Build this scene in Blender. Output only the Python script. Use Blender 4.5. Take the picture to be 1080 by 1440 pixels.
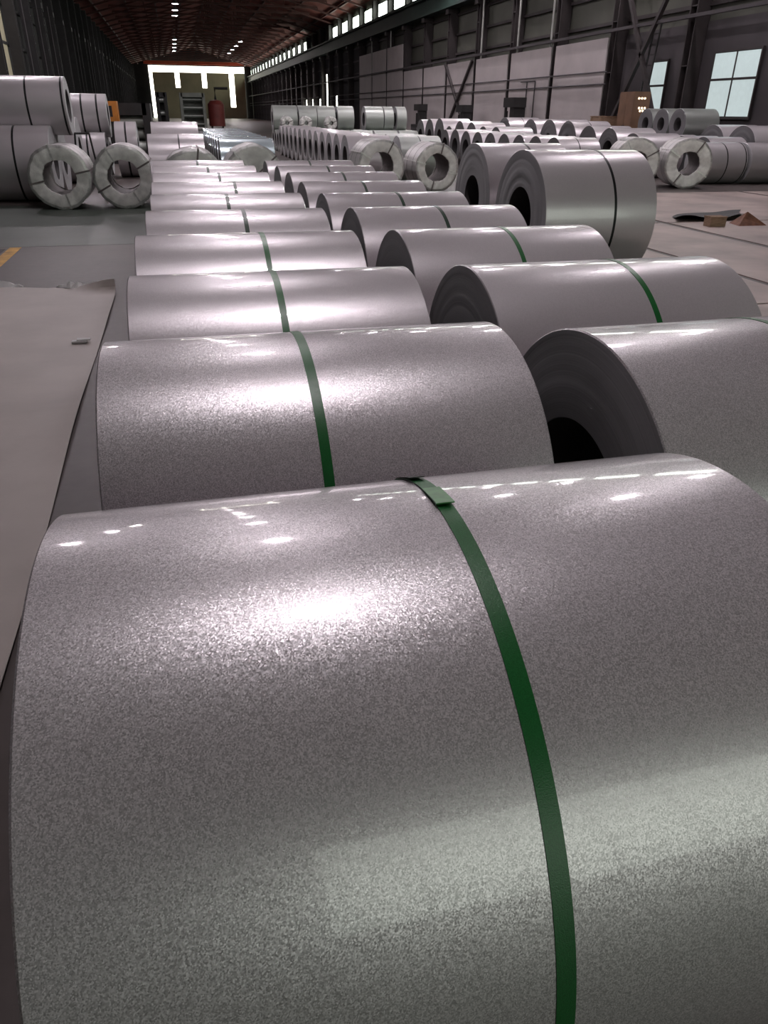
import bpy, bmesh, math, random
from mathutils import Vector, Matrix
random.seed(11)
S = bpy.context.scene
for o in list(bpy.data.objects):
    bpy.data.objects.remove(o, do_unlink=True)
COL = S.collection
PI = math.pi

# ------------------------------------------------------------------ camera
cam_d = bpy.data.cameras.new('camera')
cam_d.sensor_fit = 'HORIZONTAL'; cam_d.sensor_width = 36.0
cam_d.lens = 1034.474 * 36.0 / 1080.0
cam_d.clip_start = 0.05; cam_d.clip_end = 600
cam = bpy.data.objects.new('camera', cam_d); COL.objects.link(cam)
cR = Vector((0.96980308, -0.24371499, 0.00921856))
cU = Vector((0.10847232, 0.46487578, 0.87870602))
cF = Vector((0.21843932, 0.85117185, -0.47727429))
cam.matrix_world = Matrix(((cR.x, cU.x, -cF.x, 0), (cR.y, cU.y, -cF.y, 0), (cR.z, cU.z, -cF.z, 1.778681), (0, 0, 0, 1)))
S.camera = cam

# ------------------------------------------------------------------ world, exposure, light levels
w = bpy.data.worlds.new('world'); S.world = w; w.use_nodes = True
w.node_tree.nodes['Background'].inputs[0].default_value = (0.75, 0.85, 0.9, 1)
w.node_tree.nodes['Background'].inputs[1].default_value = 0.6
S.view_settings.view_transform = 'Standard'; S.view_settings.look = 'None'
S.view_settings.gamma = 1.0; S.view_settings.use_curve_mapping = False
S.view_settings.exposure = 0.0
LAMP = 455.0            # high-bay lamp lens
LAMP_COL = (1.0, 0.90, 0.96)
BACK_DAY = 1.85          # tall daylight glazing in the wall behind the photographer
CLERE = 11.0             # clerestory strip along the right wall
SIDE_WIN = 0.55         # dusty low windows on the right wall
END_DAY = 7.0           # daylight round the far doors
DAY_COL = (0.91, 1.0, 0.88)

# ------------------------------------------------------------------ layout constants
XR, XL, YB, YE = 20.6, -9.0, -14.0, 225.0
EAVE, RIDGE, XM = 11.7, 15.6, 5.8

# ------------------------------------------------------------------ materials
def newmat(name):
    m = bpy.data.materials.new(name); m.use_nodes = True
    return m, m.node_tree.nodes, m.node_tree.links, m.node_tree.nodes['Principled BSDF']
def setp(b, **k):
    for n, v in k.items():
        n = n.replace('_', ' ')
        b.inputs[n].default_value = (*v, 1) if isinstance(v, tuple) else v
def coords(N):
    return N.new('ShaderNodeTexCoord').outputs['Object']
def noise(N, L, co, scale, detail=3, rough=.55, stretch=None):
    if stretch:
        mp = N.new('ShaderNodeMapping'); mp.inputs['Scale'].default_value = stretch
        L.new(co, mp.inputs[0]); co = mp.outputs[0]
    n = N.new('ShaderNodeTexNoise'); n.inputs['Scale'].default_value = scale
    n.inputs['Detail'].default_value = detail; n.inputs['Roughness'].default_value = rough
    L.new(co, n.inputs['Vector']); return n.outputs['Fac']
def ramp(N, L, fac, stops):
    r = N.new('ShaderNodeValToRGB'); e = r.color_ramp.elements
    while len(e) < len(stops): e.new(0.5)
    for el, (p, c) in zip(e, stops):
        el.position = p; el.color = (*c, 1)
    L.new(fac, r.inputs[0]); return r.outputs[0]
def bump(N, L, b, h, strength, dist=.01):
    n = N.new('ShaderNodeBump'); n.inputs['Strength'].default_value = strength
    n.inputs['Distance'].default_value = dist
    L.new(h, n.inputs['Height']); L.new(n.outputs[0], b.inputs['Normal'])
def worn(name, col, rough=.6, var=.25, scale=3.0, metallic=0.0, bumps=.0, detail=4, stretch=None, spec=.5):
    m, N, L, b = newmat(name); co = coords(N)
    f = noise(N, L, co, scale, detail, stretch=stretch)
    lo = tuple(c * (1 - var) for c in col); hi = tuple(min(1, c * (1 + var)) for c in col)
    L.new(ramp(N, L, f, [(.3, lo), (.7, hi)]), b.inputs['Base Color'])
    setp(b, Roughness=rough, Metallic=metallic, Specular_IOR_Level=spec)
    if bumps: bump(N, L, b, noise(N, L, co, scale * 6, 3), bumps)
    return m
def emit(name, col, strength, var=0.0, scale=1.5):
    m, N, L, b = newmat(name)
    setp(b, Base_Color=tuple(.25 * c for c in col), Roughness=.4)
    b.inputs['Emission Strength'].default_value = strength
    b.inputs['Emission Color'].default_value = (*col, 1)
    if var:
        f = noise(N, L, coords(N), scale, 2)
        L.new(ramp(N, L, f, [(.3, tuple(c * (1 - var) for c in col)), (.7, col)]), b.inputs['Emission Color'])
    return m
def steel(name, col, rough, grain, metallic=.40, coat=.85, tilt=.0, spread=.2):
    """zinc-coated sheet: fine spangle crystals, each with its own tone and facet tilt, under a thin clear film"""
    m, N, L, b = newmat(name); co = coords(N)
    setp(b, Metallic=metallic, Roughness=rough, Coat_Weight=coat, Coat_Roughness=.065, Coat_IOR=1.45)
    big = noise(N, L, co, 2.2, 3, stretch=(.35, 1, 1))
    base = ramp(N, L, big, [(.3, tuple(c * .94 for c in col)), (.7, tuple(min(1, c * 1.05) for c in col))])
    if grain:
        v = N.new('ShaderNodeTexVoronoi'); v.inputs['Scale'].default_value = grain; L.new(co, v.inputs['Vector'])
        sep = N.new('ShaderNodeSeparateColor'); L.new(v.outputs['Color'], sep.inputs[0])
        mr = N.new('ShaderNodeMapRange'); L.new(sep.outputs[2], mr.inputs[0])
        mr.inputs[3].default_value = 1 - spread; mr.inputs[4].default_value = 1 + spread
        mx = N.new('ShaderNodeVectorMath'); mx.operation = 'SCALE'
        L.new(base, mx.inputs[0]); L.new(mr.outputs[0], mx.inputs['Scale']); base = mx.outputs[0]
        g = N.new('ShaderNodeNewGeometry')
        sub = N.new('ShaderNodeVectorMath'); sub.operation = 'SUBTRACT'
        L.new(v.outputs['Color'], sub.inputs[0]); sub.inputs[1].default_value = (.5, .5, .5)
        sc = N.new('ShaderNodeVectorMath'); sc.operation = 'SCALE'; sc.inputs['Scale'].default_value = tilt
        L.new(sub.outputs[0], sc.inputs[0])
        ad = N.new('ShaderNodeVectorMath'); ad.operation = 'ADD'
        L.new(g.outputs['Normal'], ad.inputs[0]); L.new(sc.outputs[0], ad.inputs[1])
        no = N.new('ShaderNodeVectorMath'); no.operation = 'NORMALIZE'; L.new(ad.outputs[0], no.inputs[0])
        L.new(no.outputs[0], b.inputs['Normal'])
    L.new(base, b.inputs['Base Color'])
    return m
def coil_end(name, col):
    """edge of the wound sheet: fine rings round the coil's own axis"""
    m, N, L, b = newmat(name); co = coords(N)
    sx = N.new('ShaderNodeSeparateXYZ'); L.new(co, sx.inputs[0])
    cb = N.new('ShaderNodeCombineXYZ'); L.new(sx.outputs[1], cb.inputs[0]); L.new(sx.outputs[2], cb.inputs[1])
    ln = N.new('ShaderNodeVectorMath'); ln.operation = 'LENGTH'; L.new(cb.outputs[0], ln.inputs[0])
    n = N.new('ShaderNodeTexNoise'); n.noise_dimensions = '1D'; n.inputs['Scale'].default_value = 170
    n.inputs['Detail'].default_value = 4; L.new(ln.outputs['Value'], n.inputs['W'])
    L.new(ramp(N, L, n.outputs['Fac'], [(.3, tuple(c * .9 for c in col)), (.7, tuple(c * 1.08 for c in col))]), b.inputs['Base Color'])
    setp(b, Metallic=.45, Roughness=.5)
    bump(N, L, b, n.outputs['Fac'], .10, .004)
    return m

M = {}
GAL = (.63, .60, .615)
M['gal_near'] = steel('galvanised_spangle', GAL, .34, 520, tilt=.12, spread=.34)
M['gal'] = steel('galvanised', GAL, .34, 300, tilt=.05, spread=.05)
M['gal_far'] = steel('galvanised_plain', GAL, .35, 0)
M['gal_teal'] = steel('galvanised_sky_sheen', (.50, .60, .63), .25, 0)  # bluish tint paints in the sky reflection from the far end
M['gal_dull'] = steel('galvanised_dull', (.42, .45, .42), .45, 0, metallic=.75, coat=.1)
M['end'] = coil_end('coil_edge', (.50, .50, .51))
M['end_far'] = coil_end('coil_edge_shaded', (.17, .17, .175))  # darker copy of the coil edge, shade on far ends put into the colour
M['bore_dark'] = worn('bore_shaded', (.05, .047, .047), .6, .2, 5)  # shade inside the bores put into a dark base colour
M['green'] = worn('green_strap', (.010, .105, .022), .32, .15, 40)
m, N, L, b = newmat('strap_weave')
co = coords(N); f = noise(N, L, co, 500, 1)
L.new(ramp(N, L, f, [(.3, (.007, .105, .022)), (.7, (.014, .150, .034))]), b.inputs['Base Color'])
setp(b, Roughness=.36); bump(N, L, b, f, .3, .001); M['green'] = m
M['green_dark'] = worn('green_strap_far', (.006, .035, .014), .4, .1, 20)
M['strap_dark'] = worn('steel_strap', (.02, .022, .022), .4, .1, 20, .5)
M['seal'] = worn('strap_seal', (.06, .24, .07), .35, .2, 60)
M['wrap'] = steel('wrapping_sheet', (.62, .61, .60), .42, 0, metallic=.55, coat=.15)
M['cover'] = worn('end_cover', (.84, .84, .80), .45, .16, 7, .12, .25)
M['cover_edge'] = worn('cover_rim', (.66, .66, .64), .35, .2, 14, .6, .2)
M['bore'] = worn('bore_liner', (.20, .175, .17), .6, .25, 6, .2)
M['rust'] = worn('rusty', (.19, .085, .05), .75, .35, 9, 0, .3)
M['dark'] = worn('dark_paint', (.018, .017, .017), .6, .3, 2)
M['darkbrown'] = worn('dark_column', (.030, .024, .024), .6, .3, 1.3)
M['olive'] = worn('olive_cladding', (.075, .078, .062), .7, .2, .5)
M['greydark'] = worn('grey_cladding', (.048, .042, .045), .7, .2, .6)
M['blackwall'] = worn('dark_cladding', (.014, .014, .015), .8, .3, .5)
M['panel'] = worn('pale_panel', (.44, .405, .40), .65, .08, .7)
M['girder'] = worn('green_girder', (.010, .026, .020), .55, .3, .8)
M['pipe'] = worn('pale_pipe', (.36, .37, .34), .5, .15, 2)
M['roof'] = worn('roof_red', (.13, .018, .010), .8, .35, .35)
M['truss'] = worn('truss_red', (.055, .009, .006), .6, .3, .7)
M['fascia'] = worn('red_fascia', (.42, .055, .018), .6, .2, .5)
M['door'] = worn('door_olive', (.46, .43, .29), .7, .15, .3)
M['orange'] = worn('orange_paint', (.52, .19, .03), .5, .15, 4)
M['redtank'] = worn('red_tank', (.16, .03, .025), .5, .2, 2)
M['yellow'] = worn('yellow_line', (.50, .27, .04), .6, .35, 6)
M['greenfloor'] = worn('green_floor_paint', (.046, .060, .048), .42, .25, 1.2)
M['sheet'] = worn('floor_sheet', (.46, .42, .385), .5, .10, 1.4, 0, .12)
M['plate'] = worn('floor_plate', (.37, .305, .275), .5, .3, .8, 0, .1)
M['wood'] = worn('wood', (.30, .20, .13), .7, .25, 8, stretch=(1, 8, 8))
M['cabinet'] = worn('cabinet_brown', (.20, .115, .07), .55, .2, 2)
M['white'] = worn('white_paint', (.6, .6, .58), .5, .1, 5)
M['lamp_body'] = worn('lamp_housing', (.10, .10, .10), .5, .2, 6, .4)
M['lens'] = emit('lamp_lens', LAMP_COL, LAMP)
M['clere'] = emit('clerestory_pane', DAY_COL, CLERE)
M['sidewin'] = emit('dusty_pane', (.83, .98, .98), SIDE_WIN, .08, 6.0)
M['enddoor'] = emit('end_daylight', (1.0, .97, .84), END_DAY)
M['back'] = emit('back_pane', DAY_COL, BACK_DAY)
M['led'] = emit('indicator', (1.0, .8, .55), 6.0)
m, N, L, b = newmat('concrete'); co = coords(N)
f1 = noise(N, L, co, .6, 6, .6); f2 = noise(N, L, co, 9, 5)
mxx = N.new('ShaderNodeMix'); mxx.data_type = 'FLOAT'; mxx.inputs[0].default_value = .35
L.new(f1, mxx.inputs[2]); L.new(f2, mxx.inputs[3])
L.new(ramp(N, L, mxx.outputs[0], [(.32, (.050, .040, .037)), (.68, (.090, .073, .067))]), b.inputs['Base Color'])
setp(b, Roughness=.45); bump(N, L, b, f2, .08); M['concrete'] = m

# ------------------------------------------------------------------ mesh helpers
class MB:
    def __init__(s): s.v = []; s.f = []; s.mi = []; s.sm = []
    def face(s, idx, mi=0, smooth=False): s.f.append(idx); s.mi.append(mi); s.sm.append(smooth)
    def box(s, x0, x1, y0, y1, z0, z1, mi=0):
        n = len(s.v)
        s.v += [(x, y, z) for z in (z0, z1) for y in (y0, y1) for x in (x0, x1)]
        for q in ((0, 2, 3, 1), (4, 5, 7, 6), (0, 1, 5, 4), (2, 6, 7, 3), (0, 4, 6, 2), (1, 3, 7, 5)):
            s.face([n + k for k in q], mi)
        return s
    def bar(s, a, b, t, u=None, mi=0):
        """square bar between two points"""
        a, b = Vector(a), Vector(b); d = (b - a).normalized()
        p = d.cross(Vector((0, 0, 1)) if abs(d.z) < .9 else Vector((1, 0, 0))).normalized(); q = d.cross(p)
        tu = t if u is None else u; n = len(s.v)
        for e in (a, b):
            for i, j in ((-1, -1), (1, -1), (1, 1), (-1, 1)):
                s.v.append(tuple(e + p * i * t / 2 + q * j * tu / 2))
        for k in range(4): s.face([n + k, n + (k + 1) % 4, n + 4 + (k + 1) % 4, n + 4 + k], mi)
        s.face([n + 3, n + 2, n + 1, n], mi); s.face([n + 4, n + 5, n + 6, n + 7], mi)
        return s
    def tube(s, pts, r, seg=8, mi=0):
        rings = []
        P = [Vector(p) for p in pts]
        for i, p in enumerate(P):
            d = (P[min(i + 1, len(P) - 1)] - P[max(i - 1, 0)]).normalized()
            a = d.cross(Vector((0, 0, 1)) if abs(d.z) < .9 else Vector((1, 0, 0))).normalized(); c = d.cross(a)
            n = len(s.v); rings.append(n)
            s.v += [tuple(p + (a * math.cos(2 * PI * k / seg) + c * math.sin(2 * PI * k / seg)) * r) for k in range(seg)]
        for n, m2 in zip(rings, rings[1:]):
            for k in range(seg): s.face([n + k, n + (k + 1) % seg, m2 + (k + 1) % seg, m2 + k], mi, True)
        s.face(list(range(rings[0], rings[0] + seg))[::-1], mi); s.face(list(range(rings[-1], rings[-1] + seg)), mi)
        return s
    def lathe(s, prof, seg, axis='X', closed=True, mats=None, smooth=None, wob=None, phase=0.0):
        """prof: (along, radius) points; turned round the axis through the origin"""
        n0 = len(s.v); P = len(prof)
        for k in range(seg):
            t = 2 * PI * k / seg + phase; c, si = math.cos(t), math.sin(t)
            for i, (a, r) in enumerate(prof):
                if wob: a, r = wob(i, t, a, r)
                s.v.append((a, r * c, r * si) if axis == 'X' else (-r * c, a, r * si) if axis == 'Y' else (r * c, r * si, a))
        for k in range(seg):
            k2 = (k + 1) % seg
            for i in range(P if closed else P - 1):
                j = (i + 1) % P
                q = [n0 + k * P + i, n0 + k * P + j, n0 + k2 * P + j, n0 + k2 * P + i]
                s.face(q[::-1], mats[i] if mats else 0, smooth[i] if smooth else True)
        return s
    def mesh(s, name, mats):
        me = bpy.data.meshes.new(name); me.from_pydata(s.v, [], s.f)
        for mm in (mats if isinstance(mats, (list, tuple)) else [mats]): me.materials.append(M[mm])
        me.polygons.foreach_set('material_index', s.mi); me.polygons.foreach_set('use_smooth', s.sm)
        me.validate(); me.update()
        bm = bmesh.new(); bm.from_mesh(me); bmesh.ops.recalc_face_normals(bm, faces=bm.faces); bm.to_mesh(me); bm.free()
        if any(s.sm): me.set_sharp_from_angle(angle=math.radians(32))
        return me
    def build(s, name, mats, parent=None, loc=(0, 0, 0)):
        return obj(name, s.mesh(name, mats), parent, loc)
def obj(name, me, parent=None, loc=(0, 0, 0)):
    o = bpy.data.objects.new(name, me); COL.objects.link(o); o.location = loc
    if parent is not None: o.parent = parent
    return o
def tag(o, label=None, cat=None, group=None, kind=None):
    if label: o['label'] = label
    if cat: o['category'] = cat
    if group: o['group'] = group
    if kind: o['kind'] = kind
    return o
def thing(name, label, cat, loc=(0, 0, 0), rz=0.0, group=None):
    o = bpy.data.objects.new(name, None); COL.objects.link(o); o.empty_display_size = .1
    o.location = loc; o.rotation_euler = (0, 0, rz)
    return tag(o, label, cat, group)
def struct(o, label=None):
    return tag(o, label=label, kind='structure')

# ------------------------------------------------------------------ the hall
fl = struct(MB().box(XL - .3, XR + .3, YB - .3, YE + .3, -.3, 0).build('floor', 'concrete'), 'grey-brown concrete floor of the coil store')
MB().box(XL + .3, 3.3, 12.25, 17.9, 0, .002).build('painted_walkway', 'greenfloor', fl)
MB().box(-2.52, -2.36, 7.0, 12.2, 0, .003).build('painted_line', 'yellow', fl)
MB().box(-9.0, -2.56, 10.2, 12.1, 0, .002).build('dark_patch', 'dark', fl)
for (x0, x1) in ((5.45, 6.66), (6.76, 8.62), (8.76, 14.36), (14.5, 19.6)):
    y = 1.2
    for k, ln in enumerate((5.6, 6.2, 5.4)):
        MB().box(x0, x1 - .02 * k, y, y + ln - .05, 0, .012).build('plate', 'plate', fl)
        y += ln

# roof: two slopes with purlins, and trusses across the hall
cb = MB()
for (xa, za, xb, zb) in ((XL - .3, EAVE, XM, RIDGE), (XM, RIDGE, XR + .3, EAVE)):
    n = len(cb.v)
    cb.v += [(xa, YB - .3, za), (xb, YB - .3, zb), (xb, YE + .3, zb), (xa, YE + .3, za)]
    cb.v += [(xa, YB - .3, za + .2), (xb, YB - .3, zb + .2), (xb, YE + .3, zb + .2), (xa, YE + .3, za + .2)]
    for q in ((0, 1, 2, 3), (4, 7, 6, 5), (0, 4, 5, 1), (2, 6, 7, 3), (1, 5, 6, 2), (0, 3, 7, 4)): cb.face([n + k for k in q])
ceil = struct(cb.build('ceiling', 'roof'), 'dark red pitched sheet roof high over the hall')
def roof_z(x): return EAVE + (RIDGE - EAVE) * (x - XL) / (XM - XL) if x < XM else EAVE + (RIDGE - EAVE) * (XR - x) / (XR - XM)
for k in range(9):
    x = XL + 1.6 + k * 3.3
    MB().box(x - .08, x + .08, YB, YE, roof_z(x) - .24, roof_z(x) - .02).build('purlin', 'truss', ceil)
tb = MB(); TZ = 12.45
tb.bar((XL + 3, 0, TZ), (XR - 3, 0, TZ), .2); tb.bar((XL, 0, EAVE - .3), (XM, 0, RIDGE - .35), .18); tb.bar((XM, 0, RIDGE - .35), (XR, 0, EAVE - .3), .18)
for k in range(7):
    x = XL + 3 + k * (XR - XL - 6) / 6
    tb.bar((x, 0, TZ), (x, 0, roof_z(x) - .33), .1)
tme = tb.mesh('truss', 'truss')
COLY = [.35 + 6 * k for k in range(-2, 37)]
for y in COLY: obj('truss', tme, ceil, (0, y, 0))

# right wall: cladding, columns, girts, pale panels, pipe run, crane girder
wr = struct(MB().box(XR, XR + .3, YB, YE, 0, EAVE + .3).build('wall_right', 'olive'), 'olive sheet-clad side wall with dark steel columns')
cm = MB().box(-.30, .30, -.26, -.20, 0, EAVE - .4).box(-.30, .30, .20, .26, 0, EAVE - .4).box(-.03, .03, -.2, .2, 0, EAVE - .4)
cm.box(-.5, .32, -.3, .3, 8.0, 8.3)
for z in (1.5, 3.5, 5.5, 7.0): cm.box(-.28, .28, -.2, .2, z, z + .04)
cme = cm.mesh('column', 'darkbrown')
for y in COLY: obj('column', cme, wr, (XR - .34, y, 0))
for z in (5.5, 6.7, 7.9):
    MB().box(XR - .14, XR - .02, YB, YE, z, z + .14).build('girt', 'darkbrown', wr)
for z in (3.05, 3.55):
    MB().tube([(XR - .80, y, z) for y in (36.2, 60, 110, 160, 224)], .035, 6).build('pipe', 'greydark', wr)
MB().box(XR - .86, XR - .70, 8, YE, 5.1, 5.22).build('pipe_run', 'greydark', wr)
MB().box(XR - 1.0, XR - .2, YB, YE, 8.35, 8.5).box(XR - .68, XR - .52, YB, YE, 8.5, 9.45).box(XR - 1.0, XR - .2, YB, YE, 9.45, 9.62).build('crane_girder', 'girder', wr)
for k, y in enumerate(COLY):
    y0, y1 = y + .32, y + 5.68
    if 36 < y < 72: MB().box(XR - .72, XR - .66, y + .28, y + 5.72, 0, 4.92).build('panel', 'panel', wr)
    elif 72 < y < 90: MB().box(XR - .72, XR - .66, y + .28, y + 5.72, 0, 7.0).build('panel', 'panel', wr)
    elif y > 118: MB().box(XR - .12, XR - .01, y0 + .8, y1 - 1.2, 0, 7.4).build('panel', 'panel', wr)
    elif y < 36: MB().box(XR - .10, XR - .01, y0, y1, 0, 5.0).build('panel', 'greydark', wr)
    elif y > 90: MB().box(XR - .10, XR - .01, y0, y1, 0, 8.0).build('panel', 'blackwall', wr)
for (y0, y1) in ((30.55, 36.15), (54.5, 60.2)):
    for za, zb in ((.1, 8.0), (8.0, .1)) if y0 < 40 else ((.1, 4.9), (4.9, .1)):
        MB().bar((XR - .84, y0, za), (XR - .84, y1, zb), .16).build('brace', 'darkbrown', wr)
for y in (47.4, 53.4, 77, 84.5, 42.9): MB().tube([(XR - .66, y, 4.9), (XR - .66, y, 8.3)], .06, 6).build('downpipe', 'pipe', wr)
for y in (44.2, 45.3): MB().tube([(XR - .78, y, .1), (XR - .78, y, 3.4)], .03, 6).build('conduit', 'dark', wr)
MB().tube([(XR - .78, 44.2, 3.4), (XR - .78, 46.2, 3.4)], .03, 6).build('conduit', 'dark', wr)
# low windows
WN = [0]
def window(label, y0, y1, z0, z1, ny, zs, matn, x=XR - .22, fr=.07, frame='darkbrown'):
    WN[0] += 1
    o = MB().box(x, x + .1, y0 - fr, y0, z0 - fr, z1 + fr).box(x, x + .1, y1, y1 + fr, z0 - fr, z1 + fr)
    o.box(x, x + .1, y0, y1, z0 - fr, z0).box(x, x + .1, y0, y1, z1, z1 + fr)
    wo = struct(o.build('window_%d' % WN[0], frame), label)
    zz = [z0] + zs + [z1]
    for a, bb in zip(zz, zz[1:]):
        for k in range(ny):
            ya = y0 + (y1 - y0) * k / ny; yb = y0 + (y1 - y0) * (k + 1) / ny
            MB().box(x + .03, x + .05, ya + .025, yb - .025, a + .025, bb - .025).build('pane', matn, wo)
    for k in range(1, ny):
        ya = y0 + (y1 - y0) * k / ny
        MB().box(x + .005, x + .08, ya - .03, ya + .03, z0, z1).build('mullion', frame, wo)
    for a in zs: MB().box(x + .002, x + .085, y0, y1, a - .04, a + .04).build('transom', frame, wo)
    return wo
window('large dusty window in four panes at the right edge', 26.45, 29.1, 1.74, 3.9, 2, [3.0], 'sidewin')
window('narrow bright window behind the ladder', 32.25, 33.4, 1.4, 3.8, 1, [2.9], 'sidewin')
for y in COLY:
    if y < 24 or 104 < y < 121: continue
    window('clerestory window high under the eave of the right wall', y + .55, y + 5.35, 9.95, 10.95, 3, [], 'clere', frame='girder')
for (y, z0, z1) in ((112.2, .3, 6.2), (105.5, .3, 3.6), (118, .3, 3.4), (124.5, .3, 3.4), (130.5, .3, 3.4)):
    window('narrow daylight slit in the dark stretch of the right wall', y, y + 1.0, z0, z1, 1, [], 'enddoor', x=XR - .2)

# left side: dark columns, cladding, pipes
wl = struct(MB().box(XL - .3, XL, YB, YE, 0, EAVE + .3).build('wall_left', 'blackwall'), 'dark sheet-clad wall on the left')
cme2 = cme.copy(); cme2.materials.clear(); cme2.materials.append(M['dark'])
for y in COLY: obj('column', cme2, wl, (XL + .5, y, 0))
for z in (2.5, 5.0, 7.0): MB().box(XL + .02, XL + .14, YB, YE, z, z + .15).build('girt', 'dark', wl)
for y in (57.2, 63.5, 69.4, 78.6, 87, 99.5, 118, 140): MB().tube([(XL + .8, y, 3.2), (XL + .8, y, 8.4)], .05, 6).build('downpipe', 'greydark', wl)
MB().box(XL + .01, XL + .1, 42.8, 48.0, 0, 8.2).build('panel', 'door', wl)  # both pale panels carry the lit bay of this wall in their colour
MB().box(XL + .01, XL + .1, 48.7, 54.0, 0, 8.2).build('panel', 'door', wl)

# far end: door leaves with daylight above and between them, red fascia
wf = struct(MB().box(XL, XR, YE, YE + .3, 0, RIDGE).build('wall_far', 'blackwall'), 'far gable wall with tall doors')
MB().box(-6, XR - .6, YE - .6, YE - .25, 12.0, 12.75).build('fascia', 'fascia', wf)
WN[0] += 1
wd = struct(MB().box(-5.0, 18.9, YE - .12, YE - .02, .1, 11.7).build('window_%d' % WN[0], 'enddoor'), 'bright daylight round the far doors')
DN = 0
for x0, x1, zb in ((-4.2, 1.3, 0), (2.45, 8.0, 0), (9.2, 14.9, 0), (16.2, 18.9, 0)):
    DN += 1
    d = MB().box(x0, x1, YE - .34, YE - .16, zb, 10.3); d.box((x0 + x1) / 2 - .06, (x0 + x1) / 2 + .06, YE - .38, YE - .34, zb, 10.3)
    for z in (3.5, 7.0): d.box(x0, x1, YE - .37, YE - .34, z, z + .12)
    struct(d.build('door_%d' % DN, 'door'), 'tall olive door leaf in the far wall')
for x in (1.87, 8.6, 15.5):
    MB().box(x - .7, x + .7, YE - .3, YE - .13, 0, 6.9 if x < 10 else 2.6).build('door_post', 'door', wf)
# wall behind the photographer, with tall glazing
wb = struct(MB().box(XL, XR, YB - .3, YB, 0, RIDGE).build('wall_back', 'greydark'), 'wall behind the photographer')
WN[0] += 1
gx0, gx1, gz0, gz1 = 1.2, 19.2, 1.0, 8.6
fr = MB()
NX, NZ = 9, 5
for k in range(NX + 1):
    x = gx0 + (gx1 - gx0) * k / NX; fr.box(x - .05, x + .05, YB, YB + .12, gz0, gz1)
for k in range(NZ + 1):
    z = gz0 + (gz1 - gz0) * k / NZ; fr.box(gx0, gx1, YB, YB + .13, z - .05, z + .05)
wbk = struct(fr.build('window_%d' % WN[0], 'darkbrown'), 'tall factory glazing behind the photographer')
for i in range(NX):
    for j in range(NZ):
        x = gx0 + (gx1 - gx0) * i / NX; z = gz0 + (gz1 - gz0) * j / NZ
        MB().box(x + .05, x + (gx1 - gx0) / NX - .05, YB + .04, YB + .06, z + .05, z + (gz1 - gz0) / NZ - .05).build('pane', 'back', wbk)

# high-bay lamps
ORD = ['nearest', 'second', 'third', 'fourth', 'fifth', 'sixth', 'seventh', 'eighth', 'ninth', 'tenth', 'eleventh', 'twelfth', 'thirteenth', 'fourteenth']
hb = MB().lathe([(0, .40), (.10, .39), (.24, .19), (.40, .13), (.46, .05), (.46, .0)], 24, 'Z', closed=False); hme = hb.mesh('housing', 'lamp_body')
lme = MB().lathe([(.02, 0.0), (.02, .28), (.035, .28), (.035, 0.0)], 24, 'Z', closed=False, smooth=[False] * 4).mesh('lens', 'lens')
def lamp(x, y, lab, grp, z=12.0):
    t = thing('high_bay_lamp', lab, 'lamp', (x, y, z), 0, grp)
    obj('housing', hme, t); obj('lens', lme, t)
    MB().tube([(0, 0, .44), (0, 0, roof_z(x) - z - .02)], .02, 6).build('rod', 'lamp_body', t)
for k, y in enumerate((4, 16, 28, 40, 52, 64, 100, 106, 112, 148, 157, 166, 175)):
    lamp(1.45, y, ORD[k] + ' round high-bay lamp in the roof row straight above the left coil rows', 'lamps above the coil rows')
for k, y in enumerate((17, 28, 40, 52, 64, 148, 158, 168, 178)):
    lamp(12.2, y, ORD[k] + ' round high-bay lamp in the roof row over the open floor right of the coils', 'lamps over the right floor')
for k, y in enumerate((28, 40, 52)):  # row added to brighten the left coils; glints on the nearest coil suit it
    lamp(-5.6, y, ORD[k] + ' round high-bay lamp in the row added over the left aisle', 'added lamps over the left aisle')
for k, y in enumerate((23, 35, 47, 59)):  # unseen row, added to brighten the right coil field and wall
    lamp(18.4, y, ORD[k] + ' round high-bay lamp in the row added beside the right wall', 'added lamps beside the right wall', 11.2)

# ------------------------------------------------------------------ steel coils
_cache = {}
def coil_mesh(r, wid, ri, seg, mats, steps=14):
    key = (round(r, 4), round(wid, 4), round(ri, 3), seg, tuple(mats))
    if key in _cache: return _cache[key]
    rnd = random.Random(int(r * 10000) + int(wid * 777)); h = wid / 2; bv = .004
    R = [ri + (r - ri) * (i / steps) for i in range(1, steps)]
    prof = []; mt = []; sm = []
    def add(a, q, mm, s): prof.append((a, q)); mt.append(mm); sm.append(s)
    add(-h + bv, r, 0, True); add(h - bv, r, 0, True); add(h, r - bv, 1, False)
    for q in reversed(R):
        d = rnd.uniform(0, .0012); add(h - d, q + .001, 1, False); add(h - rnd.uniform(0, .0012), q - .001, 1, False)
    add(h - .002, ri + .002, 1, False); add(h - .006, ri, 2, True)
    add(-h + .006, ri, 1, False); add(-h + .002, ri + .002, 1, False)
    for q in R:
        d = rnd.uniform(0, .0012); add(-h + d, q - .001, 1, False); add(-h + rnd.uniform(0, .0012), q + .001, 1, False)
    add(-h, r - bv, 0, False)
    me = MB().lathe(prof, seg, 'X', True, mt, sm).mesh('winding', mats)
    _cache[key] = me; return me
def strap_mesh(r, wd, seg, mat, t=.0016):
    key = ('s', round(r, 4), wd, seg, mat)
    if key not in _cache:
        _cache[key] = MB().lathe([(-wd / 2, r - .0005), (-wd / 2, r + t), (wd / 2, r + t), (wd / 2, r - .0005)], seg, 'X', True, None, [False, True, False, True]).mesh('strap', mat)
    return _cache[key]
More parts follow.
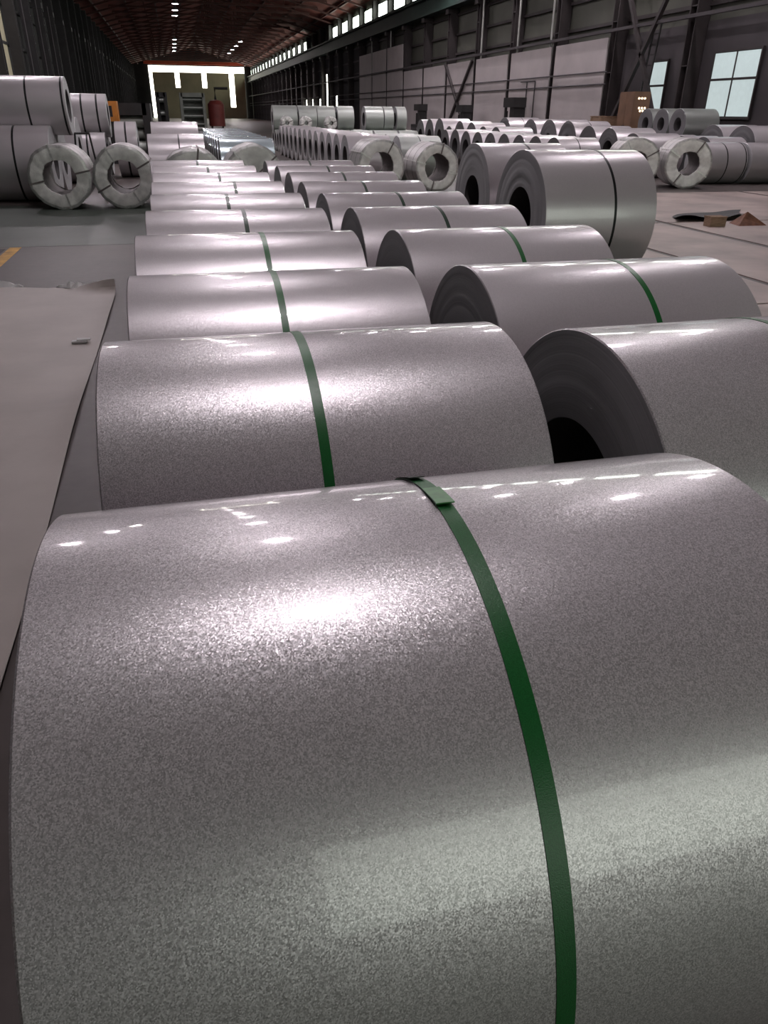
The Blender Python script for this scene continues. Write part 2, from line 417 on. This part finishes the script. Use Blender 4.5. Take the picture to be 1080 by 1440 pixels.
def coil(label, group, x0, wid, y, r, strap=(), smat='green_dark', mat='gal_far', seg=64, ri=.325, sw=.029, a=0.0, z=0.0, name='steel_coil', tagend='end'):
    """axis along X; x0 = left end"""
    cx = x0 + wid / 2 * math.cos(a); cy = y + wid / 2 * math.sin(a)
    t = thing(name, label, 'steel coil', (cx, cy, z), a, group)
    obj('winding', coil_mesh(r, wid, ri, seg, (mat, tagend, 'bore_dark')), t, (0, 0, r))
    for s in strap: obj('strap', strap_mesh(r, sw, seg, smat), t, (s - wid / 2, 0, r))
    return t

D = math.radians
LEFT = [(-.282, 1.249, 1.054, .587, .13, .668), (-.285, 1.250, 2.261, .581, -.25, .588), (-.268, 1.246, 3.422, .572, -.18, .622),
        (-.287, 1.252, 4.576, .577, .09, .706), (-.266, 1.247, 5.738, .579, 0, .669), (-.263, 1.250, 6.901, .579, 0, .619),
        (-.283, 1.252, 8.068, .582, 0, .784), (-.296, 1.253, 9.241, .585, 0, .708), (-.325, 1.25, 10.43, .585, 0, .66), (-.38, 1.25, 11.63, .585, 0, .62)]
RIGHT = [(1.119, 1.250, 1.933, .605, .6, .62), (1.196, 1.250, 3.208, .589, 0, .734), (1.200, 1.249, 4.468, .583, .07, .672),
         (1.190, 1.251, 5.684, .582, -.14, .643), (1.176, 1.250, 6.853, .579, -.16, .658), (1.19, 1.248, 8.15, .576, 0, .616),
         (1.21, 1.25, 9.33, .58, 0, .62), (1.22, 1.25, 10.51, .58, 0, .64), (1.19, 1.25, 11.70, .58, 0, .62)]
lab_l = ['huge galvanised steel coil filling the foreground, green strap with a folded seal',
         'second spangled steel coil of the left row, green strap over its bright highlight']
for i, (x0, wd, y, r, a, s) in enumerate(LEFT):
    lb = lab_l[i] if i < 2 else '%s grey steel coil from the camera in the left row, dark green strap' % ORD[i]
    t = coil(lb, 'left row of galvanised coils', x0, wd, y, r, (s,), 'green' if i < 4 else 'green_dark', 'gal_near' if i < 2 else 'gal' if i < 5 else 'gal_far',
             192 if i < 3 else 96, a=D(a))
    if i == 0: big = t
lab_r = ['nearest grey coil of the right row, dark wound end and open bore showing']
for i, (x0, wd, y, r, a, s) in enumerate(RIGHT):
    lb = lab_r[i] if i < 1 else '%s grey steel coil from the camera in the right row, narrow dark green strap' % ORD[i]
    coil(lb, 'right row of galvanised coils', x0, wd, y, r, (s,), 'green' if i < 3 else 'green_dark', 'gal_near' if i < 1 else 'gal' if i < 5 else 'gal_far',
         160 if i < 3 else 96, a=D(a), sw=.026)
# folded seal on the nearest strap: overlapping strap end and crimped clip, following the curve
def arc_strip(r, x, a0, a1, wd, t, n, mat, name, parent, lift=0.0):
    b2 = MB()
    for k in range(n + 1):
        an = D(a0 + (a1 - a0) * k / n); lf = lift * (k / n) ** 2
        for rr in (r, r + t):
            for xx in (x - wd / 2, x + wd / 2): b2.v.append((xx, math.cos(an) * (rr + lf), math.sin(an) * (rr + lf)))
    for k in range(n):
        q = 4 * k
        for f in ((0, 1, 5, 4), (2, 6, 7, 3), (0, 4, 6, 2), (1, 3, 7, 5)): b2.face([q + j for j in f])
    b2.face([0, 2, 3, 1]); q = 4 * n; b2.face([q, q + 1, q + 3, q + 2])
    return b2.build(name, mat, parent)
sx = 0.0; bstrap = [c for c in big.children if c.name.startswith('strap')][0]
arc_strip(.5886, sx - .001, 60, 87, .029, .0016, 10, 'green', 'strap_end', bstrap)
clip = arc_strip(.590, sx, 80.0, 88.3, .034, .0022, 5, 'seal', 'strap_seal', bstrap, .0035)
tag(clip, 'folded lighter green seal')
arc_strip(.590, sx - .004, 62, 73, .030, .0016, 6, 'strap_dark', 'strap_tail', bstrap, .006)
tag(bstrap.children[-1], 'dark loose strap tail')

# two large coils standing at the end of the right block
coil('large pale steel coil standing right of the rows with one thin dark band', 'two large coils', 3.80, 1.37, 8.60, .712, (.85,), 'strap_dark', 'gal', 128, sw=.03, a=D(1.0))
coil('large steel coil half hidden behind the big banded coil', 'two large coils', 4.01, 1.25, 10.78, .709, (.7,), 'strap_dark', 'gal', 128, ri=.30, sw=.03)

# wrapped coils, end covers towards the camera (axis along Y)
def wrapped(label, group, cx, y0, ln, r, ri, rz=0.0, z=0.0, bands=(-.25, .25, ), mat='wrap', a0=20):
    t = thing('wrapped_coil', label, 'steel coil', (cx, y0 + ln / 2, z), rz, group)
    rnd = random.Random(int(cx * 1000) + int(y0 * 10)); ph = [rnd.uniform(0, 6.28) for _ in range(6)]
    def wob(i, t_, a, q):
        d = .006 * math.sin(5 * t_ + ph[0]) + .004 * math.sin(11 * t_ + ph[1]) + .003 * math.sin(23 * t_ + ph[2])
        return a + .004 * math.sin(7 * t_ + ph[3]) + .003 * math.sin(17 * t_ + i + ph[4]), q - .01 + d
    h = ln / 2; c = (0, 0, r)
    MB().lathe([(-h + .03, r), (-h * .3, r), (h * .3, r), (h - .03, r)], 72, 'Y', False, wob=wob).build('wrapping', mat, t, c)
    for sgn in (-1, 1):
        e = sgn * h
        pr = [(e - sgn * .06, r + .004), (e - sgn * .012, r + .006), (e, r - .014), (e + sgn * .006, r - .05)]
        MB().lathe(pr, 72, 'Y', False, wob=wob).build('cover_rim', 'cover_edge', t, c)
        pr = [(e + sgn * .006, r - .045), (e + sgn * .010, r * .75 + ri * .25), (e + sgn * .004, (r + ri) / 2), (e + sgn * .010, ri + .04), (e, ri), (e - sgn * .05, ri - .006)]
        MB().lathe(pr, 72, 'Y', False, wob=wob).build('end_cover', 'cover', t, c)
    MB().lathe([(-h + .04, ri - .004), (h - .04, ri - .004)], 48, 'Y', False).build('bore_liner', 'bore', t, c)
    sm = MB()
    n = 4
    for k in range(n):
        an = D(a0 + 90 * k); ca, sa = math.cos(an), math.sin(an)
        b2 = MB()
        pts = [(ri - .012, -h + .05), (ri - .012, -h - .016), (r - .002, -h - .016), (r + .014, -h + .01), (r + .014, h)]
        for (q, yy) in pts:
            for s2 in (-.016, .016): b2.v.append((q * ca - s2 * sa, yy, q * sa + s2 * ca))
        for j in range(len(pts) - 1): b2.face([2 * j, 2 * j + 1, 2 * j + 3, 2 * j + 2])
        n0 = len(b2.v)
        b2.v += [(x * (1 - .004 / max(.1, math.hypot(x, zz))), yy + .004, zz * (1 - .004 / max(.1, math.hypot(x, zz)))) for x, yy, zz in b2.v]
        for j in range(len(pts) - 1): b2.face([n0 + 2 * j, n0 + 2 * j + 2, n0 + 2 * j + 3, n0 + 2 * j + 1])
        b2.build('strap', 'cover_edge' if k % 2 else 'bore', t, c)
    for yy in bands:
        MB().lathe([(yy - .016, r + .006), (yy + .016, r + .006)], 64, 'Y', False).build('band', 'strap_dark', t, c)
    return t
wrapped('white wrapped coil with open ring face, left of the two beside the big stack', 'wrapped coils on the left', -2.32, 16.95, 1.2, .592, .325, 0, a0=12)
wrapped('white wrapped coil right of its twin, next to the left coil row', 'wrapped coils on the left', -1.11, 16.95, 1.2, .592, .325, 0, a0=28)
wrapped('white end cover rising just behind the left row, beside the pink-grey stack', 'wrapped coils behind the left row', .24, 14.6, 1.2, .60, .30, a0=80)
wrapped('pale wrapped coil end rising just behind the gap between the two coil rows', 'wrapped coils behind the left row', 1.47, 16.6, 1.2, .60, .12, a0=40)
wrapped('dusty wrapped coil with bright crescent in its bore, behind the right row', 'wrapped coils behind the right row', 4.90, 19.7, 1.2, .605, .33, a0=60)
wrapped('dusty wrapped coil next to the large steel coils, dark open bore', 'wrapped coils behind the right row', 6.30, 19.5, 1.2, .565, .335, a0=75)
wrapped('white wrapped coil on the right floor, full ring face showing', 'wrapped coils on the right', 13.66, 19.4, 1.25, .63, .31, -.35, a0=58)
wrapped('white wrapped coil half hidden behind the large banded coil', 'wrapped coils on the right', 12.25, 19.7, 1.25, .63, .31, -.35, a0=30)

# left stack and the coils behind it
coil('large grey coil at the left edge, under another coil', 'stacked coils at the left edge', -4.15, 1.55, 18.95, .735, (.85,), 'strap_dark', sw=.04)
coil('large grey coil hidden behind the bottom coil of the left stack', 'stacked coils at the left edge', -4.1, 1.5, 20.44, .735, (.8,), 'strap_dark', sw=.04)
coil('pale coil lying on top of the stack at the left edge', 'stacked coils at the left edge', -3.95, 1.72, 19.70, .57, (.95, 1.66), 'strap_dark', sw=.04, z=1.265 + .0)
coil('grey coil under the twice-strapped coil left of the wrapped pair', 'coils behind the left stack', -3.0, 1.0, 25.4, .6, (.5,), 'strap_dark', sw=.05)
coil('rear grey coil under the twice-strapped coil', 'coils behind the left stack', -3.0, 1.0, 26.62, .6, (.5,), 'strap_dark', sw=.05)
coil('bright coil with two dark straps on top of its small stack', 'coils behind the left stack', -2.86, .98, 26.0, .57, (.3, .72), 'strap_dark', sw=.05, z=1.045)
coil('small pale coil between the strapped stack and the machine', 'coils behind the left stack', -1.72, .6, 25.6, .74, (.3,), 'strap_dark', sw=.05)
coil('narrow pale coil left of the small strapped stack', 'coils behind the left stack', -3.3, .75, 23.6, .80, (), 'strap_dark')
st = thing('metal_stand', 'thin black metal stand between the two white wrapped coils', 'stand', (-2.0, 18.95, 0))
for (x, x2) in ((-.25, -.12), (.30, .17)): MB().tube([(x, 0, 0), (x2, 0, 1.32)], .022, 6).build('leg', 'dark', st)
MB().tube([(-.13, 0, 1.32), (.18, 0, 1.32)], .022, 6).build('crossbar', 'dark', st)

# centre: stack behind the left row, bright row beyond
coil('dusty pinkish steel coil behind the wrapped coil end', 'dusty coils behind the left row', -.62, 1.2, 18.9, .66, (.66,), 'strap_dark', 'gal_far')
coil('dusty pinkish steel coil further back, top edge just higher', 'dusty coils behind the left row', -.60, 1.15, 22.0, .76, (), 'strap_dark', 'gal_far')
for k in range(9):
    coil(ORD[k] + ' bright bluish steel coil in the receding row beyond the wrapped coil end', 'bright bluish coil row', .92, 1.22, 19.2 + 1.28 * k, .62, (.6,) if k % 2 else (), 'strap_dark', 'gal_teal')

# the long close-set row, ends showing as narrow crescents
for k in range(13):
    coil(ORD[k] + ' coil of the long close-set row seen as narrow crescents', 'close-set row of coils in the middle', 4.62, 1.25, 22.95 + 1.25 * k, .605, (), 'strap_dark', 'gal_far', 64)
for k in range(3):
    coil(ORD[k] + ' brownish steel coil behind the dusty wrapped coils', 'coils behind the dusty wrapped pair', 6.08, 1.22, 22.7 + 1.25 * k, .60, (.6,) if k == 0 else (), 'strap_dark', 'gal_dull')

# greenish stacked coils across the middle distance
for k, (x0, wd) in enumerate(((4.9, 1.2), (6.2, 1.0), (7.4, 1.0), (8.6, 1.1), (9.8, 1.2), (11.1, 1.0))):
    for j in range(3):
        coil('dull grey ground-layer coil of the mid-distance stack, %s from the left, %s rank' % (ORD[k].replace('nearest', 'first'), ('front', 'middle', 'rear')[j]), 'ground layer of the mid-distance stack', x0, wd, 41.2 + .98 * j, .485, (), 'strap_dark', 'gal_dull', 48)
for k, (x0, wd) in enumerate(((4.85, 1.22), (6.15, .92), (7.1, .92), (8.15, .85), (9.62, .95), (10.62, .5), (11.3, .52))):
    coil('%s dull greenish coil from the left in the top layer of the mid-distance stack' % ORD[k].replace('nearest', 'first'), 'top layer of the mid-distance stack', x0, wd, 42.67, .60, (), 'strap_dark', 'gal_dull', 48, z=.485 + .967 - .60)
for k, x in enumerate((5.35, 6.3, 7.55)):
    wrapped('%s of three small ring-faced coils on the mid-distance ground layer' % ('left', 'middle', 'right')[k], 'small ring coils on the mid-distance stack', x, 40.75, .5, .30, .11, z=.985, bands=())

# right-hand field of coils
for k in range(9):
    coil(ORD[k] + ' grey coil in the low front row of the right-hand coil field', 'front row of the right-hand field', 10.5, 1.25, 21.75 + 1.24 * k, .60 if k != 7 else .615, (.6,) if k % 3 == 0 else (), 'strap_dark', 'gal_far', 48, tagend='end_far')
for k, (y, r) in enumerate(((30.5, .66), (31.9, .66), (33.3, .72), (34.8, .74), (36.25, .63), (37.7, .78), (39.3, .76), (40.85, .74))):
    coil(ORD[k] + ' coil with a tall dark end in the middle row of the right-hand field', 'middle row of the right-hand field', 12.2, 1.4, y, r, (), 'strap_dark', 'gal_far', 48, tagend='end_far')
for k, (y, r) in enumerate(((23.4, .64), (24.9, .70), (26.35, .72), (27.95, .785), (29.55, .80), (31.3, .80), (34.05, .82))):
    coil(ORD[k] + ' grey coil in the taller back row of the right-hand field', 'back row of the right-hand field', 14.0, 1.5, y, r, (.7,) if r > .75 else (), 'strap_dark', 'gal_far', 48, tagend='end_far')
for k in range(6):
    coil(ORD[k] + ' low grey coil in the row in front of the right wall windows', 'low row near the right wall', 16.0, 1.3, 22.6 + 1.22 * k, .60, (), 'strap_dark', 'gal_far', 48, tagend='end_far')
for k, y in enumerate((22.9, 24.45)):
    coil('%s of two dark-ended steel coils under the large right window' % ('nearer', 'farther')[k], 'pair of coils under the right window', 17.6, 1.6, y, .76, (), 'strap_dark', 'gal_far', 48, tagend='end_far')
for k in range(3):
    coil('%s of the grey coils carrying the three small upper coils' % ('right', 'middle', 'left')[k], 'supports of the three small coils', 17.5, 1.3, 26.15 + 1.0 * k, .495, (), 'strap_dark', 'gal_far', 48)
for k, y in enumerate((26.1, 27.15, 28.2)):
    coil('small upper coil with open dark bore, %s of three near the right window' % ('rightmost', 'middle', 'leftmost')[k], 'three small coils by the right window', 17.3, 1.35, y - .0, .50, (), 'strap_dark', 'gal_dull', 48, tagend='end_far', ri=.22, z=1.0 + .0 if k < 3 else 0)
coil('steel coil lying next to the right wrapped coil, dark band at its end', 'coils lying right of the wrapped coil', 14.75, 1.35, 21.0, .55, (.68, 1.30), 'strap_dark', 'gal_far', 64, sw=.035)
coil('bright steel coil cut by the right edge of the picture', 'coils lying right of the wrapped coil', 16.16, 1.35, 20.9, .55, (), 'strap_dark', 'gal_far', 64)

# ------------------------------------------------------------------ sheets and scraps on the floor
def sheet(label, pts, zf, mat='sheet', t=.004, name='protective_sheet', nx=24, ny=40):
    """quad-cornered sheet, corners near-left, near-right, far-right, far-left; zf(u,v) gives its lift"""
    b2 = MB(); A, B2, C2, D2 = [Vector((*p, 0)) for p in pts]
    for lay in (0, 1):
        for j in range(ny + 1):
            for i in range(nx + 1):
                u, v = i / nx, j / ny
                p = (A * (1 - u) + B2 * u) * (1 - v) + (D2 * (1 - u) + C2 * u) * v
                dx, dy, dz = zf(u, v)
                b2.v.append((p.x + dx, p.y + dy, .003 + dz + lay * t))
    n = (nx + 1) * (ny + 1)
    for j in range(ny):
        for i in range(nx):
            q = j * (nx + 1) + i
            b2.face([n + q, n + q + 1, n + q + nx + 2, n + q + nx + 1], 0, True); b2.face([q, q + nx + 1, q + nx + 2, q + 1], 0, True)
    ring = [i for i in range(nx + 1)] + [j * (nx + 1) + nx for j in range(1, ny + 1)] + [ny * (nx + 1) + i for i in range(nx - 1, -1, -1)] + [j * (nx + 1) for j in range(ny - 1, 0, -1)]
    for k in range(len(ring)):
        a, c2 = ring[k], ring[(k + 1) % len(ring)]
        b2.face([a, c2, n + c2, n + a], 0)
    return tag(b2.build(name, mat), label, 'sheet')
def zf1(u, v):
    e = max(0, (v - .955) / .045)
    curl = e * e * (.5 + .5 * math.sin(u * 13 + 1.0)) * (1 if (u > .72 or u < .45) else .2)
    side = max(0, (u - .93) / .07) ** 2 * (.012 + .01 * math.sin(v * 17))
    return (0.01 * math.sin(v * 9) * u, -.18 * curl, .13 * curl + side + .004 * (1 + math.sin(v * 11 + u * 3)) * .5)
big_sheet = sheet('broad grey-brown sheet spread on the floor left of the coil row', ((-3.6, 1.2), (-.80, 1.2), (-.84, 9.0), (-3.3, 9.35)), zf1, nx=40, ny=60)
def torn(x0, x1, y0, y1, seed):
    rnd = random.Random(seed); b2 = MB(); n = 14
    for k in range(n + 1):
        u = k / n; x = x0 + (x1 - x0) * u; y = y0 + (y1 - y0) * u; e = math.sin(PI * u) ** .7
        hgt = (.03 + .05 * rnd.random()) * e
        for dy, z in ((-.10 * e - .02, .012 + .01 * rnd.random()), (-.03, .02 + hgt), (.03 + .03 * rnd.random(), .015 + hgt * .7), (.0, .008)):
            b2.v.append((x, y + dy, z))
    for k in range(n):
        q = 4 * k
        for j in range(3): b2.face([q + j, q + j + 1, q + j + 5, q + j + 4])
        b2.face([q + 3, q, q + 4, q + 7])
    return b2.build('torn_edge', 'white', big_sheet)
torn(-1.50, -.92, 9.16, 9.04, 3); torn(-2.5, -1.86, 9.32, 9.24, 5)
tag(MB().box(-.06, .06, -.03, .03, 0, .015).box(-.02, .09, -.01, .05, .015, .024).build('paper_scrap', 'white', None, (-1.0, 6.71, .016)), 'small white paper scrap on the grey sheet', 'scrap')
def zf2(u, v):
    return (.05 * math.sin(v * 7), .06 * math.sin(u * 9), .10 * max(0, 1 - v * 1.8) * (.6 + .4 * math.sin(u * 8)) + .02)
sheet('dark folded tarpaulin lying on the right floor', ((8.9, 13.0), (10.5, 13.0), (11.5, 14.5), (9.6, 14.0)), zf2, 'dark', name='tarpaulin', nx=16, ny=14)['category'] = 'tarpaulin'
bl = MB().box(-.16, .16, -.10, .10, 0, .15); bl.box(-.17, .17, -.11, -.03, .15, .17); bl.box(-.17, .17, .03, .11, .15, .17)
tag(bl.build('wood_block', 'wood', None, (9.35, 12.4, .012)), 'brown wooden block in front of the dark tarpaulin', 'block')
hp = MB(); hp.v = [(-.3, -.2, 0), (.28, -.22, 0), (.33, .2, 0), (-.2, .22, 0), (-.02, .0, .22), (.1, .04, .17), (-.12, -.05, .12)]
for q in ((0, 1, 6), (1, 5, 4), (1, 4, 6), (1, 2, 5), (2, 3, 4), (2, 4, 5), (3, 0, 6), (3, 6, 4), (3, 2, 1, 0)): hp.face(list(q))
tag(hp.build('rusty_scrap', 'rust', None, (10.1, 12.5, .012)), 'small rusty heap of scrap right of the wooden block', 'scrap')
ck = MB(); ck.v = [(-.14, -.05, 0), (.14, -.05, 0), (.14, .05, 0), (-.14, .05, 0), (-.14, -.05, .012), (-.14, .05, .012), (.14, -.05, .09), (.14, .05, .09)]
for q in ((3, 2, 1, 0), (0, 1, 6, 4), (1, 2, 7, 6), (2, 3, 5, 7), (3, 0, 4, 5), (4, 6, 7, 5)): ck.face(list(q))
tag(ck.build('wooden_chock', 'rust', None, (-.42, .62, .0)), 'reddish wooden chock on the floor at the lower left corner', 'chock')

# ------------------------------------------------------------------ things along the right wall
cb_ = thing('control_cabinet', 'brown control cabinet with rows of lit indicators beside the ladder', 'cabinet', (18.6, 31.4, 0))
MB().box(-.35, .35, -.6, .6, 0, .08).build('plinth', 'dark', cb_)
MB().box(-.33, .33, -.58, .58, .08, 2.62).build('body', 'cabinet', cb_)
for s in (-1, 1):
    dr = MB().box(-.36, -.33, .01 if s > 0 else -.56, .56 if s > 0 else -.01, .12, 2.58).build('door', 'cabinet', cb_)
    MB().box(-.39, -.36, s * .06 - .015, s * .06 + .015, 1.2, 1.4).build('handle', 'dark', dr)
dp = MB().box(-.36, .36, -.6, -.585, .1, 2.6).build('side_panel', 'cabinet', cb_)
for j, z in enumerate((2.35, 2.0, 1.9)):
    for k in range(3): MB().box(-.18 + k * .13 + .06 * j, -.12 + k * .13 + .06 * j, -.615, -.6, z, z + .06).build('indicator', 'led', cb_)
lad = thing('steel_ladder', 'dark steel ladder leaning before the narrow bright window', 'ladder', (19.5, 32.6, 0))
for s in (-.25, .25): MB().bar((0, s, 0), (.55, s + .25, 5.2), .06).build('rail', 'dark', lad)
for k in range(13): MB().bar((.04 + .04 * k, -.25 + .019 * k, .38 * (k + .6)), (.04 + .04 * k, .25 + .019 * k, .38 * (k + .6)), .04).build('rung', 'dark', lad)
def crate(label, x, y, sx_, sy, sz, mat='wood'):
    c = thing('wooden_crate', label, 'crate', (x, y, 0))
    MB().box(-sx_ / 2, sx_ / 2, -sy / 2, sy / 2, .08, sz).build('body', mat, c)
    for s in (-1, 1): MB().box(-sx_ / 2, sx_ / 2, s * sy * .35 - .05, s * sy * .35 + .05, 0, .08).build('skid', mat, c)
    for s in (-1, 1): MB().box(-sx_ / 2 - .02, -sx_ / 2, s * sy * .4 - .05, s * sy * .4 + .05, .08, sz).build('batten', mat, c)
    MB().box(-sx_ / 2 - .02, sx_ / 2 + .02, -sy / 2 - .02, sy / 2 + .02, sz, sz + .03).build('lid', mat, c)
crate('low wooden crate beside the brown control cabinet', 18.3, 33.2, .8, .9, 1.7)
def machine(label, x, y, s=1.0, mat='dark'):
    t = thing('workshop_machine', label, 'machine', (x, y, 0))
    MB().box(-.4 * s, .4 * s, -.9 * s, .9 * s, 0, .9 * s).build('base', mat, t)
    MB().box(-.25 * s, .3 * s, -.7 * s, -.2 * s, .9 * s, 2.1 * s).build('column', mat, t)
    MB().box(-.35 * s, .3 * s, -.8 * s, .4 * s, 1.75 * s, 2.15 * s).build('head', mat, t)
    MB().tube([(-.1 * s, .5 * s, .9 * s), (-.1 * s, .5 * s, 1.6 * s)], .06 * s, 8).build('post', mat, t)
    for k in range(3): MB().lathe([(-.03, .0), (-.03, .16 * s), (.03, .16 * s), (.03, 0)], 16, 'X', False).build('handwheel', 'greydark', t, (-.43 * s, -.5 * s + .5 * s * k, .55 * s))
machine('dark machine standing before the pale panels, left of the wall brace', 18.6, 52.5, 1.05)
machine('dark machine before the pale panel with the conduits', 18.8, 44.6, 1.2)
machine('squat dark machine further along the pale panels', 18.6, 62.5, 1.1)

# ------------------------------------------------------------------ machines at the far end and on the left
def line_machine(label, x, y, wd, dp, h, mat, extras):
    t = thing('process_machine', label, 'machine', (x, y, 0))
    for s in (-1, 1): MB().box(s * wd / 2 - .15, s * wd / 2 + .15, -dp / 2, dp / 2, 0, h).build('side_frame', mat, t)
    MB().box(-wd / 2, wd / 2, -dp / 2, dp / 2, h - .4, h).build('top_beam', mat, t)
    for k in range(extras):
        z = .5 + (h - 1.1) * k / max(1, extras - 1)
        MB().lathe([(-wd / 2, 0), (-wd / 2, .22), (wd / 2, .22), (wd / 2, 0)], 16, 'X', False).build('roller', 'gal_dull', t, (0, -dp * .3 + .25 * (k % 2), z))
    MB().box(-wd / 2 + .1, wd / 2 - .1, dp * .1, dp * .2, .2, h - .5).build('panel', mat, t)
    return t
line_machine('dark roller machine behind the small pale coil on the left', -2.0, 34.0, 2.0, 2.2, 2.0, 'dark', 3)
oc = thing('orange_unit', 'orange machine housing on the left behind the strapped coils', 'machine', (-2.35, 32.2, 0))
MB().box(-.35, .35, -.4, .4, 0, 1.4).build('base', 'dark', oc); MB().box(-.38, .38, -.42, .42, 1.4, 2.05).build('housing', 'orange', oc)
MB().box(-.2, .2, -.43, -.42, 1.55, 1.9).build('vent', 'dark', oc)
line_machine('grey process tower far down the hall', 2.05, 92.0, 2.3, 3, 3.4, 'pipe', 4)
line_machine('dark tower at the left of the far doors', -.95, 80.0, .7, 2, 3.2, 'dark', 3)
tk = thing('red_tank', 'dark red tank before the far doors', 'tank', (3.9, 80.0, 0))
MB().lathe([(.5, 0), (.5, .75), (2.3, .75), (2.6, .5), (2.7, 0)], 24, 'Z', False).build('shell', 'redtank', tk)
for s in (-1, 1): MB().box(s * .5 - .08, s * .5 + .08, -.1, .1, 0, .55).build('leg', 'dark', tk)
MB().tube([(0, 0, 2.65), (0, 0, 3.6), (1.2, 0, 3.6)], .12, 8).build('pipe', 'dark', tk)
